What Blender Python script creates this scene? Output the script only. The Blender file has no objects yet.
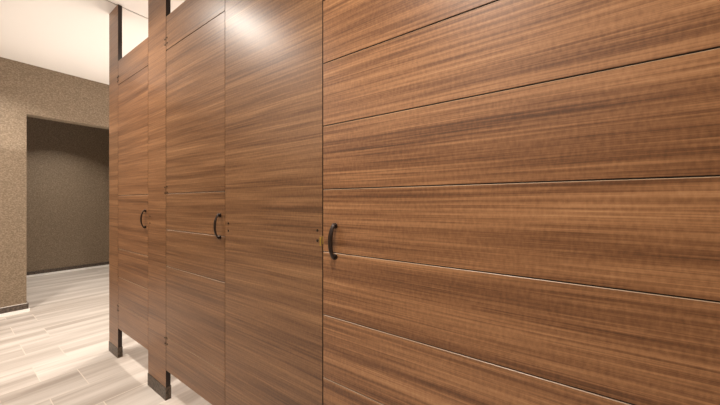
import bpy, bmesh, math, random
from mathutils import Vector
random.seed(4)
S = bpy.context.scene
C = S.collection

# ------------------------------------------------------------------ camera, world, exposure
YAW = 35.0          # degrees, camera turned left of the partition's normal
F = 293.0           # focal length in pixels of a 720 px wide frame
D = 0.78            # distance from the camera to the front of the stalls
EYE = 1.20
cd = bpy.data.cameras.new('camera'); cam = bpy.data.objects.new('camera', cd); C.objects.link(cam)
cd.sensor_width = 36.0; cd.lens = F / 720.0 * 36.0
cd.clip_start = 0.02
cam.location = (0, 0, EYE)
cam.rotation_euler = (math.pi/2, 0, math.radians(YAW))
S.camera = cam
S.view_settings.view_transform = 'Standard'
S.view_settings.look = 'None'
S.view_settings.gamma = 1
S.view_settings.use_curve_mapping = False
S.view_settings.exposure = 0.0
w = bpy.data.worlds.new('world'); S.world = w; w.use_nodes = True
w.node_tree.nodes['Background'].inputs[0].default_value = (1.0, 0.86, 0.72, 1)
w.node_tree.nodes['Background'].inputs[1].default_value = 0.02

WARM = (1.0, 0.91, 0.81)
def area(name, loc, rot, sx, sy, power, color=WARM, spread=180):
    l = bpy.data.lights.new(name, 'AREA'); l.shape = 'RECTANGLE'; l.size = sx; l.size_y = sy
    l.energy = power; l.color = color; l.spread = math.radians(spread)
    o = bpy.data.objects.new(name, l); C.objects.link(o); o.location = loc; o.rotation_euler = rot
    return o
# added fill light behind the camera: washes the ceiling and the stall fronts
area('back_fill', (-1.7, -1.55, 2.25), (math.radians(125), 0, 0), 4.6, 0.12, 17, (1.0, 0.93, 0.85))
area('end_fill', (-3.8, 1.1, 1.75), (math.radians(180), 0, 0), 2.0, 1.8, 17, (1.0, 0.93, 0.86))  # added upward fill without a fitting, whitens the ceiling at the far end
# another added uplight, set over the stalls to brighten their ceiling
area('stall_fill', (-2.3, 1.7, 1.9), (math.radians(180), 0, 0), 2.6, .8, 15, (1.0, 0.93, 0.86))

# ------------------------------------------------------------------ helpers
def X_at(px):
    """x on the stall front seen at image column px"""
    th = math.atan((360 - px) / F)
    return -D * math.tan(math.radians(YAW) + th)
def thing(name, label, cat, loc, group=None):
    o = bpy.data.objects.new(name, None); C.objects.link(o); o.location = loc
    o.empty_display_size = 0.1
    o['label'] = label; o['category'] = cat
    if group: o['group'] = group
    return o
def link(name, bm, mat, parent=None, smooth=False):
    me = bpy.data.meshes.new(name)
    bmesh.ops.recalc_face_normals(bm, faces=bm.faces)
    bm.to_mesh(me); bm.free()
    if smooth:
        for p in me.polygons: p.use_smooth = True
    me.materials.append(mat)
    o = bpy.data.objects.new(name, me); C.objects.link(o)
    if parent: o.parent = parent
    return o
def box(bm, lo, hi, bev=0):
    r = bmesh.ops.create_cube(bm, size=1)
    for v in r['verts']:
        v.co = Vector([lo[i] + (v.co[i] + .5) * (hi[i] - lo[i]) for i in range(3)])
    if bev:
        es = list({e for v in r['verts'] for e in v.link_edges})
        bmesh.ops.bevel(bm, geom=es, offset=bev, segments=2, affect='EDGES', profile=.5)
def struct(name, boxes, mat):
    bm = bmesh.new()
    for lo, hi in boxes: box(bm, lo, hi)
    o = link(name, bm, mat); o['kind'] = 'structure'
    return o
def disc(bm, x, y0, y1, z, r, n=14):
    """short cylinder along y"""
    ring = []
    for y, rr in ((y1, r), (y0 + (y1 - y0) * .35, r), (y0, r * .72)):
        ring.append([bm.verts.new((x + rr * math.cos(2*math.pi*i/n), y, z + rr * math.sin(2*math.pi*i/n))) for i in range(n)])
    for a, b in zip(ring, ring[1:]):
        for i in range(n): bm.faces.new((a[i], a[(i+1) % n], b[(i+1) % n], b[i]))
    bm.faces.new(ring[-1]); bm.faces.new(ring[0][::-1])

# ------------------------------------------------------------------ materials
def new_mat(name):
    m = bpy.data.materials.new(name); m.use_nodes = True
    nt = m.node_tree; return m, nt, nt.nodes['Principled BSDF']
def node(nt, t, **kw):
    n = nt.nodes.new(t)
    for k, v in kw.items():
        if k.startswith('i_'):
            n.inputs[int(k[2:]) if k[2:].isdigit() else k[2:]].default_value = v
        else: setattr(n, k, v)
    return n
def ramp(nt, stops):
    r = nt.nodes.new('ShaderNodeValToRGB'); e = r.color_ramp.elements
    while len(e) > 1: e.remove(e[-1])
    e[0].position, e[0].color = stops[0][0], (*stops[0][1], 1)
    for p, c in stops[1:]:
        k = e.new(p); k.color = (*c, 1)
    return r
def math_(nt, op, a, b):
    n = nt.nodes.new('ShaderNodeMath'); n.operation = op
    for i, v in enumerate((a, b)):
        if isinstance(v, (int, float)): n.inputs[i].default_value = v
        else: nt.links.new(v, n.inputs[i])
    return n.outputs[0]
def plain(name, col, rough=.5, metal=0, emit=None, es=0):
    m, nt, b = new_mat(name)
    b.inputs['Base Color'].default_value = (*col, 1); b.inputs['Roughness'].default_value = rough
    b.inputs['Metallic'].default_value = metal
    if emit:
        b.inputs['Emission Color'].default_value = (*emit, 1); b.inputs['Emission Strength'].default_value = es
    return m

def wood(name, seed, tint=(1, 1, 1), bright=1.0, contrast=1.0):
    m, nt, b = new_mat(name); L = nt.links.new
    tc = nt.nodes.new('ShaderNodeTexCoord')
    off = node(nt, 'ShaderNodeMapping'); off.inputs['Location'].default_value = (seed * 3.17, 0, seed * 1.713)
    L(tc.outputs['Object'], off.inputs['Vector'])
    # slow waviness of the grain
    wm = node(nt, 'ShaderNodeMapping'); wm.inputs['Scale'].default_value = (.7, 0.0, 3.0); L(off.outputs[0], wm.inputs['Vector'])
    wn = node(nt, 'ShaderNodeTexNoise'); wn.inputs['Scale'].default_value = 1; wn.inputs['Detail'].default_value = 1; L(wm.outputs[0], wn.inputs['Vector'])
    sep = nt.nodes.new('ShaderNodeSeparateXYZ'); L(off.outputs[0], sep.inputs[0])
    z2 = math_(nt, 'ADD', sep.outputs[2], math_(nt, 'MULTIPLY', math_(nt, 'SUBTRACT', wn.outputs['Fac'], .5), .03))
    cmb = nt.nodes.new('ShaderNodeCombineXYZ'); L(sep.outputs[0], cmb.inputs[0]); L(z2, cmb.inputs[2])
    def stretched(sx, sz, det, rough=.55):
        mp = node(nt, 'ShaderNodeMapping'); mp.inputs['Scale'].default_value = (sx, 0, sz); L(cmb.outputs[0], mp.inputs['Vector'])
        n = node(nt, 'ShaderNodeTexNoise'); n.inputs['Scale'].default_value = 1; n.inputs['Detail'].default_value = det
        n.inputs['Roughness'].default_value = rough; L(mp.outputs[0], n.inputs['Vector'])
        return n.outputs['Fac']
    broad = stretched(.55, 19, 4, .6)
    mid = stretched(1.2, 110, 5, .65)
    fine = stretched(4, 420, 3, .7)
    fig = stretched(130, 60, 2)         # faint cross figure
    s = math_(nt, 'MULTIPLY', broad, .34)
    s = math_(nt, 'ADD', s, math_(nt, 'MULTIPLY', mid, .36))
    s = math_(nt, 'ADD', s, math_(nt, 'MULTIPLY', fine, .20))
    s = math_(nt, 'ADD', s, math_(nt, 'MULTIPLY', fig, .10))
    def c(r, g, bl): return (r*tint[0]*bright, g*tint[1]*bright, bl*tint[2]*bright)
    rp = ramp(nt, [(.39, c(.060, .027, .011)), (.45, c(.128, .061, .026)), (.50, c(.205, .107, .049)), (.555, c(.305, .172, .084)), (.63, c(.42, .262, .142))])
    s = math_(nt, 'ADD', math_(nt, 'MULTIPLY', math_(nt, 'SUBTRACT', s, .5), contrast), .5)
    L(s, rp.inputs[0]); L(rp.outputs[0], b.inputs['Base Color'])
    b.inputs['Roughness'].default_value = .37
    b.inputs['Specular IOR Level'].default_value = .6
    bu = nt.nodes.new('ShaderNodeBump'); bu.inputs['Strength'].default_value = .06; bu.inputs['Distance'].default_value = .002
    L(fine, bu.inputs['Height']); L(bu.outputs[0], b.inputs['Normal'])
    return m

def floor_mat():
    m, nt, b = new_mat('plank_tile'); L = nt.links.new
    tc = nt.nodes.new('ShaderNodeTexCoord')
    mp = node(nt, 'ShaderNodeMapping'); mp.inputs['Rotation'].default_value = (0, 0, math.radians(90)); mp.inputs['Location'].default_value = (.56, 2.58, 0)
    L(tc.outputs['Object'], mp.inputs['Vector'])
    br = node(nt, 'ShaderNodeTexBrick'); L(mp.outputs[0], br.inputs['Vector'])
    br.offset = .85; br.offset_frequency = 2
    br.inputs['Scale'].default_value = 1; br.inputs['Brick Width'].default_value = 1.2; br.inputs['Row Height'].default_value = .30
    br.inputs['Mortar Size'].default_value = .0025; br.inputs['Mortar Smooth'].default_value = .2
    br.inputs['Color1'].default_value = (.74, .73, .72, 1); br.inputs['Color2'].default_value = (1, 1, 1, 1)
    br.inputs['Mortar'].default_value = (.93, .84, .73, 1)
    # streaks running along the planks (y)
    m2 = node(nt, 'ShaderNodeMapping'); m2.inputs['Scale'].default_value = (8, .6, 1); L(tc.outputs['Object'], m2.inputs['Vector'])
    sh = nt.nodes.new('ShaderNodeVectorMath'); sh.operation = 'ADD'; L(m2.outputs[0], sh.inputs[0])
    sc = nt.nodes.new('ShaderNodeVectorMath'); sc.operation = 'SCALE'; L(br.outputs['Color'], sc.inputs[0]); sc.inputs['Scale'].default_value = 31; L(sc.outputs[0], sh.inputs[1])
    n1 = node(nt, 'ShaderNodeTexNoise'); n1.inputs['Scale'].default_value = 1; n1.inputs['Detail'].default_value = 5; n1.inputs['Roughness'].default_value = .6; L(sh.outputs[0], n1.inputs['Vector'])
    rp = ramp(nt, [(.30, (.36, .31, .27)), (.43, (.47, .42, .375)), (.54, (.57, .52, .475)), (.66, (.66, .61, .56))])
    L(n1.outputs['Fac'], rp.inputs[0])
    mx = node(nt, 'ShaderNodeMix', data_type='RGBA', blend_type='MULTIPLY'); mx.inputs[0].default_value = .35
    L(rp.outputs[0], mx.inputs[6]); L(br.outputs['Color'], mx.inputs[7])
    m3 = node(nt, 'ShaderNodeMix', data_type='RGBA'); L(br.outputs['Fac'], m3.inputs[0]); L(mx.outputs[2], m3.inputs[6]); m3.inputs[7].default_value = (.63, .565, .495, 1)
    L(m3.outputs[2], b.inputs['Base Color'])
    b.inputs['Roughness'].default_value = .38
    return m

def paper_mat():
    m, nt, b = new_mat('wallpaper'); L = nt.links.new
    tc = nt.nodes.new('ShaderNodeTexCoord')
    mp = node(nt, 'ShaderNodeMapping'); mp.inputs['Scale'].default_value = (1, 1, 1.6); L(tc.outputs['Object'], mp.inputs['Vector'])
    n1 = node(nt, 'ShaderNodeTexNoise'); n1.inputs['Scale'].default_value = 60; n1.inputs['Detail'].default_value = 3; L(mp.outputs[0], n1.inputs['Vector'])
    wv = node(nt, 'ShaderNodeTexVoronoi'); wv.inputs['Scale'].default_value = 75; L(mp.outputs[0], wv.inputs['Vector'])
    s = math_(nt, 'ADD', math_(nt, 'MULTIPLY', n1.outputs['Fac'], .65), math_(nt, 'MULTIPLY', wv.outputs['Distance'], .4))
    rp = ramp(nt, [(.36, (.155, .112, .070)), (.52, (.212, .157, .104)), (.66, (.28, .215, .148))])
    L(s, rp.inputs[0]); L(rp.outputs[0], b.inputs['Base Color'])
    b.inputs['Roughness'].default_value = .55
    bu = nt.nodes.new('ShaderNodeBump'); bu.inputs['Strength'].default_value = .35; bu.inputs['Distance'].default_value = .004
    L(s, bu.inputs['Height']); L(bu.outputs[0], b.inputs['Normal'])
    return m

def stone_mat(name, a, c2, rough=.35, metal=0):
    m, nt, b = new_mat(name); L = nt.links.new
    tc = nt.nodes.new('ShaderNodeTexCoord')
    mp = node(nt, 'ShaderNodeMapping'); mp.inputs['Scale'].default_value = (60, 60, 60); L(tc.outputs['Object'], mp.inputs['Vector'])
    n1 = node(nt, 'ShaderNodeTexNoise'); n1.inputs['Scale'].default_value = 1; n1.inputs['Detail'].default_value = 4; L(mp.outputs[0], n1.inputs['Vector'])
    rp = ramp(nt, [(.38, a), (.62, c2)]); L(n1.outputs['Fac'], rp.inputs[0]); L(rp.outputs[0], b.inputs['Base Color'])
    b.inputs['Roughness'].default_value = rough; b.inputs['Metallic'].default_value = metal
    return m

M_paint = plain('ceiling_paint', (.82, .78, .73), .7)
M_wall = plain('plain_wall_paint', (.62, .54, .45), .7)
M_floor = floor_mat()
M_paper = paper_mat()
M_base = stone_mat('dark_base_tile', (.055, .042, .033), (.13, .10, .08))
M_strip = plain('pale_base_strip', (.96, .94, .91), .3)
M_dark = plain('reveal_dark', (.07, .045, .03), .6)
M_shoe = stone_mat('bronzed_shoe', (.040, .028, .019), (.12, .088, .062), .42, .3)
M_edge = plain('panel_edge', (.016, .007, .004), .65)
M_lip = plain('groove_highlight', (.33, .23, .15), .42)  # paler tan paints the lit highlight onto the lower groove lips
M_bronze = plain('oil_rubbed_bronze', (.022, .011, .007), .35, .5)
M_screw = plain('dark_screw', (.030, .018, .012), .4, .6)
M_brass = plain('brass', (.36, .25, .04), .45, .6)
M_trim = plain('white_trim', (.8, .78, .74), .5)
M_lens = plain('lamp_lens', (.9, .9, .9), .5, 0, (1.0, .90, .80), 18)

# ------------------------------------------------------------------ the room
CEIL = 2.73
WX = -4.86        # papered end wall
RX = -7.07       # wall beyond the opening
BY = 2.45        # wall behind the stalls
OY = 0.537       # left edge of the opening
OZ = 2.175        # head of the opening
XR, YF = 1.35, -1.75
struct('floor', [((RX - .2, YF - .1, -.1), (XR + .1, BY + .1, 0))], M_floor)
LX = -2.845      # reveal joint in the ceiling
struct('ceiling', [((RX - .2, YF - .1, CEIL), (LX - .006, BY + .1, CEIL + .12)), ((LX + .006, YF - .1, CEIL), (XR + .1, BY + .1, CEIL + .12)),
                   ((LX - .006, YF - .1, CEIL + .03), (LX + .006, BY + .1, CEIL + .12))], M_paint)
struct('trim_1', [((LX - .0055, YF, CEIL + .004), (LX + .0055, BY, CEIL + .029))], M_dark)
struct('wall_left', [((WX - .14, YF, 0), (WX, OY, CEIL)), ((WX - .14, OY, OZ), (WX, 1.55, CEIL)), ((WX - .14, 1.55, 0), (WX, BY, CEIL))], M_paper)
struct('wall_far', [((RX - .1, YF, 0), (RX, BY, CEIL))], M_paper)
struct('wall_back', [((RX, BY, 0), (XR, BY + .1, CEIL))], M_wall)
struct('wall_front', [((RX, YF - .1, 0), (XR, YF, CEIL))], M_wall)
struct('wall_right', [((XR, YF, 0), (XR + .1, BY, CEIL))], M_wall)
B = .014
struct('baseboard_left', [((WX, YF, .032), (WX + B, OY + B, .09)), ((WX - .14, OY, .032), (WX, OY + B, .09))], M_base)
struct('trim_2', [((WX, YF, 0), (WX + B + .008, OY + B + .008, .0315)), ((WX - .14, OY, 0), (WX, OY + B + .008, .0315))], M_strip)
struct('baseboard_far', [((RX, YF, .032), (RX + B, BY, .085))], M_base)
struct('trim_3', [((RX, YF, 0), (RX + B + .008, BY, .0315))], M_strip)
struct('trim_4', [((WX, YF, .0905), (WX + .008, OY + .008, .094))], M_strip)

# ------------------------------------------------------------------ stall fronts
T = .026           # panel thickness
GAP = .004
def slab(x0, x1, z0, z1, grooves=()):
    """panel with its front at y=0, ruled across by routed grooves; thickness T; the lower lip of each groove takes the painted highlight tone"""
    g = .0015; dp = .003; ch = .0007; lip = .0013
    prof = [(ch, z0, 0), (0, z0 + ch, 0)]
    for z in sorted(grooves):
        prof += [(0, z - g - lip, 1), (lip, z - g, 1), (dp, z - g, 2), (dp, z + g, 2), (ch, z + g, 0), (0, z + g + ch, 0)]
    prof += [(0, z1 - ch, 0), (ch, z1, 0), (T, z1, 0), (T, z0, 0)]
    bm = bmesh.new()
    a = [bm.verts.new((x0, y, z)) for y, z, k in prof]; b = [bm.verts.new((x1, y, z)) for y, z, k in prof]
    n = len(prof)
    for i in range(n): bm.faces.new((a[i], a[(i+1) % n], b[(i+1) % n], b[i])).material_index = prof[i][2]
    bm.faces.new(a[::-1]); bm.faces.new(b)
    return bm

def pilaster(label, xl, xr, mat, screws=(), edge_right=True):
    w = xr - xl
    t = thing('stall_pilaster', label, 'pilaster', (xl, D, 0), 'stall pilasters')
    bm = bmesh.new(); box(bm, (0, 0, .008), (w - .0008, T, CEIL - .002))
    link('panel', bm, mat, t)
    bm = bmesh.new(); box(bm, (w - .0006, .0004, .008), (w, T - .0004, CEIL - .002))
    link('edge_band', bm, M_edge, t)['label'] = 'dark narrow edge of the pilaster'
    # metal shoe: a sleeve round the foot
    bm = bmesh.new()
    e = .0025; sh = .078
    for lo, hi in (((-e, -e, 0), (w + e, -.0002, sh)), ((-e, T + .0002, 0), (w + e, T + e, sh)), ((-e, -.0002, 0), (-.0002, T + .0002, sh)), ((w + .0002, -.0002, 0), (w + e, T + .0002, sh))):
        box(bm, lo, hi)
    o = link('shoe', bm, M_shoe, t); o['label'] = 'dark bronzed metal shoe at the foot'
    for sx, sz in screws:
        bm = bmesh.new(); disc(bm, sx - xl, -.0018, -.0001, sz, .0052)
        link('screw', bm, M_screw, t, True)
    return t

def handle(parent, x, z0, lean=1):
    """bowed pull: wide grip swelling at the middle, on two short posts"""
    h = .062; bm = bmesh.new(); N = 20; K = 12; rings = []
    for i in range(N + 1):
        u = -1 + 2 * i / N
        y = -.008 - .019 * (1 - abs(u) ** 2.4)
        rw = .0060 + .0042 * (1 - u * u); rt = .0030 + .0012 * (1 - u * u)
        if abs(u) > .86: rw += .0030 * (abs(u) - .86) / .14
        if i in (0, N): rw *= .6; rt *= .6
        dy = -.019 * (-2.4 * abs(u) ** 1.4 * (1 if u > 0 else -1)) / h
        nrm = Vector((0, -1, dy)).normalized()
        c = Vector((x, y, z0 + u * h))
        rings.append([bm.verts.new(c + Vector((1, 0, 0)) * rw * math.cos(2*math.pi*k/K) + nrm * rt * math.sin(2*math.pi*k/K)) for k in range(K)])
    for a, b in zip(rings, rings[1:]):
        for k in range(K): bm.faces.new((a[k], a[(k+1) % K], b[(k+1) % K], b[k]))
    bm.faces.new(rings[0][::-1]); bm.faces.new(rings[-1])
    g = link('pull_handle', bm, M_bronze, parent, True); g['label'] = 'dark bronze bowed pull handle'
    for s in (-1, 1):
        bm = bmesh.new()
        disc(bm, x, -.012, 0, z0 + s * h * .86, .0062, 16)
        disc(bm, x, -.0025, 0, z0 + s * h * .86, .0098, 16)
        p = link('post', bm, M_bronze, g, True)

def hinge(parent, x, z, s=1):
    """pivot in the gap with its four through-bolt heads, two on each side"""
    bm = bmesh.new()
    disc(bm, x - .016, -.0018, -.0001, z + .017, .0054); disc(bm, x + .014, -.0018, -.0001, z + .020, .0054)
    disc(bm, x - .014, -.0018, -.0001, z - .017, .0054); disc(bm, x + .016, -.0018, -.0001, z - .014, .0054)
    box(bm, (x - .0017, -.0014, z - .026), (x + .0017, .012, z + .026))
    link('hinge', bm, M_screw, parent)['label'] = 'dark hinge with bolt heads in the gap'

def door(label, xl, xr, z0, z1, grooves, mat, hx=None, hinges=(), latch=None, hz=1.066):
    t = thing('stall_door', label, 'door', (xl, D, z0), 'stall doors')
    pn = link('panel', slab(0, xr - xl, 0, z1 - z0, [g - z0 for g in grooves]), mat, t)
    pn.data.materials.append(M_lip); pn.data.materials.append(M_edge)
    if hx is not None: handle(t, hx - xl, hz - z0)
    for z in hinges: hinge(t, -GAP / 2, z - z0)
    if latch is not None:
        bm = bmesh.new(); box(bm, (latch - .0014, .0002, -.014), (latch + .0014, .014, .014))
        bmesh.ops.translate(bm, verts=bm.verts, vec=(0, 0, 1.066 - z0))
        link('latch', bm, M_brass, t)['label'] = 'brass latch bolt crossing the gap'
    return t

p1l, p1r = X_at(109.2), X_at(118.0)
p2l, p2r = X_at(148.2), X_at(165.9)
p3l, p3r = X_at(225.2), X_at(322.4)
d3r = .262
W1 = wood('walnut_laminate_1', 1.0, (1.08, .95, .86), .88, .75)
W2 = wood('walnut_laminate_2', 2.3, (1.10, .95, .86), .88, .72)
W3 = wood('walnut_laminate_3', 3.1, (1.08, .95, .86), .9, .72)
W4 = wood('walnut_laminate_4', 4.6, (1.06, .96, .88), .84, .75)
W5 = wood('walnut_laminate_5', 5.2, (1.05, .97, .9), .86, .85)
W6 = wood('walnut_laminate_6', 6.9, (1.10, .97, .88), 1.03, 1.0)
pilaster('narrow wood pilaster at the far end of the stalls beside the papered wall', p1l, p1r, W1)
door('farthest wood-grain stall door, narrowest of the three', p1r + GAP, p2l - GAP, .229, 2.29,
     (2.105, 1.253, .846, .629, .418), W2, X_at(145.8), (2.15, .385), hz=1.09)
pilaster('wood pilaster between the two far stall doors, dark foot on the floor', p2l, p2r, W3, ((X_at(150.0), 1.110), (X_at(150.0), 1.066)))
door('middle wood-grain stall door with bright gaps above and below', p2r + GAP, p3l - GAP, .183, 2.326,
     (2.121, 1.254, 1.037, .816, .384), W4, X_at(220.2), (2.175, 1.275, .36), hz=1.084)
wide = pilaster('wide plain wood panel reaching the ceiling between middle and nearest doors', p3l, p3r, W5,
         ((X_at(228.4), 1.101), (X_at(228.4), 1.066), (X_at(317.4), 1.099), (X_at(317.4), 1.062)))
door('nearest and widest wood-grain stall door with evenly spaced horizontal grooves', p3r + GAP, d3r, .13, 2.33,
     (2.143, 1.919, 1.695, 1.472, 1.247, 1.026, .802, .578, .354), W6, X_at(335.3), (), -GAP / 2)
pilaster('wood pilaster on the hinge side of the nearest stall door', d3r + GAP, XR - .01, W1)

bm = bmesh.new(); sx = X_at(320.4) - p3l; box(bm, (sx - .003, -.0015, 1.045), (sx + .0045, -.0001, 1.077), .0006)
link('strike_plate', bm, M_brass, wide)['label'] = 'small brass strike plate'

# dividing panels inside the stalls
for x, lb in ((p1l + .03, 'inner dividing panel behind the far end pilaster'), ((p2l + p2r) / 2, 'inner dividing panel behind the pilaster between the far doors'),
              ((p3l + p3r) / 2, 'inner dividing panel behind the wide wood panel')):
    bm = bmesh.new(); box(bm, (x - .012, D + T + .002, .25), (x + .012, BY - .002, 2.0))
    o = link('stall_divider', bm, W2); o['label'] = lb; o['category'] = 'divider'; o['group'] = 'stall dividers'

# ------------------------------------------------------------------ recessed downlights
def downlight(x, y, label, power, spread=134):
    t = thing('recessed_downlight', label, 'ceiling light', (x, y, CEIL), 'ceiling downlights')
    bm = bmesh.new(); n = 32; prof = [(.062, -.001), (.062, -.006), (.078, -.005), (.080, -.001)]
    rings = [[bm.verts.new((r * math.cos(2*math.pi*i/n), r * math.sin(2*math.pi*i/n), z)) for i in range(n)] for r, z in prof]
    for a, b in zip(rings, rings[1:] + rings[:1]):
        for i in range(n): bm.faces.new((a[i], a[(i+1) % n], b[(i+1) % n], b[i]))
    link('trim_ring', bm, M_trim, t, True)
    bm = bmesh.new(); bmesh.ops.create_circle(bm, cap_ends=True, segments=32, radius=.061)
    bmesh.ops.translate(bm, verts=bm.verts, vec=(0, 0, -.002))
    r = bmesh.ops.extrude_face_region(bm, geom=bm.faces[:])
    bmesh.ops.translate(bm, verts=[v for v in r['geom'] if isinstance(v, bmesh.types.BMVert)], vec=(0, 0, .001))
    link('lens', bm, M_lens, t)
    l = bpy.data.lights.new('downlight_beam', 'AREA'); l.shape = 'DISK'; l.size = .12; l.energy = power; l.color = WARM; l.spread = math.radians(spread)
    o = bpy.data.objects.new('downlight_beam', l); C.objects.link(o); o.parent = t; o.location = (0, 0, -.012)
for x, lb, pw in ((-4.06, 'round ceiling downlight nearest the papered end wall', 27), (-2.2, 'round ceiling downlight in front of the middle stall door', 26),
              (-.35, 'round ceiling downlight above the nearest stall door', 27)):
    downlight(x, .08, lb, pw)
downlight(-3.4, 1.6, 'round ceiling downlight behind the far end pilaster', 26)
downlight(-2.42, 1.35, 'round ceiling downlight inside the farthest stall', 26)
downlight(-1.6, 1.6, 'round ceiling downlight inside the middle stall', 30)
downlight(-6.2, 1.1, 'round ceiling downlight in the passage beyond the opening', 18, 108)
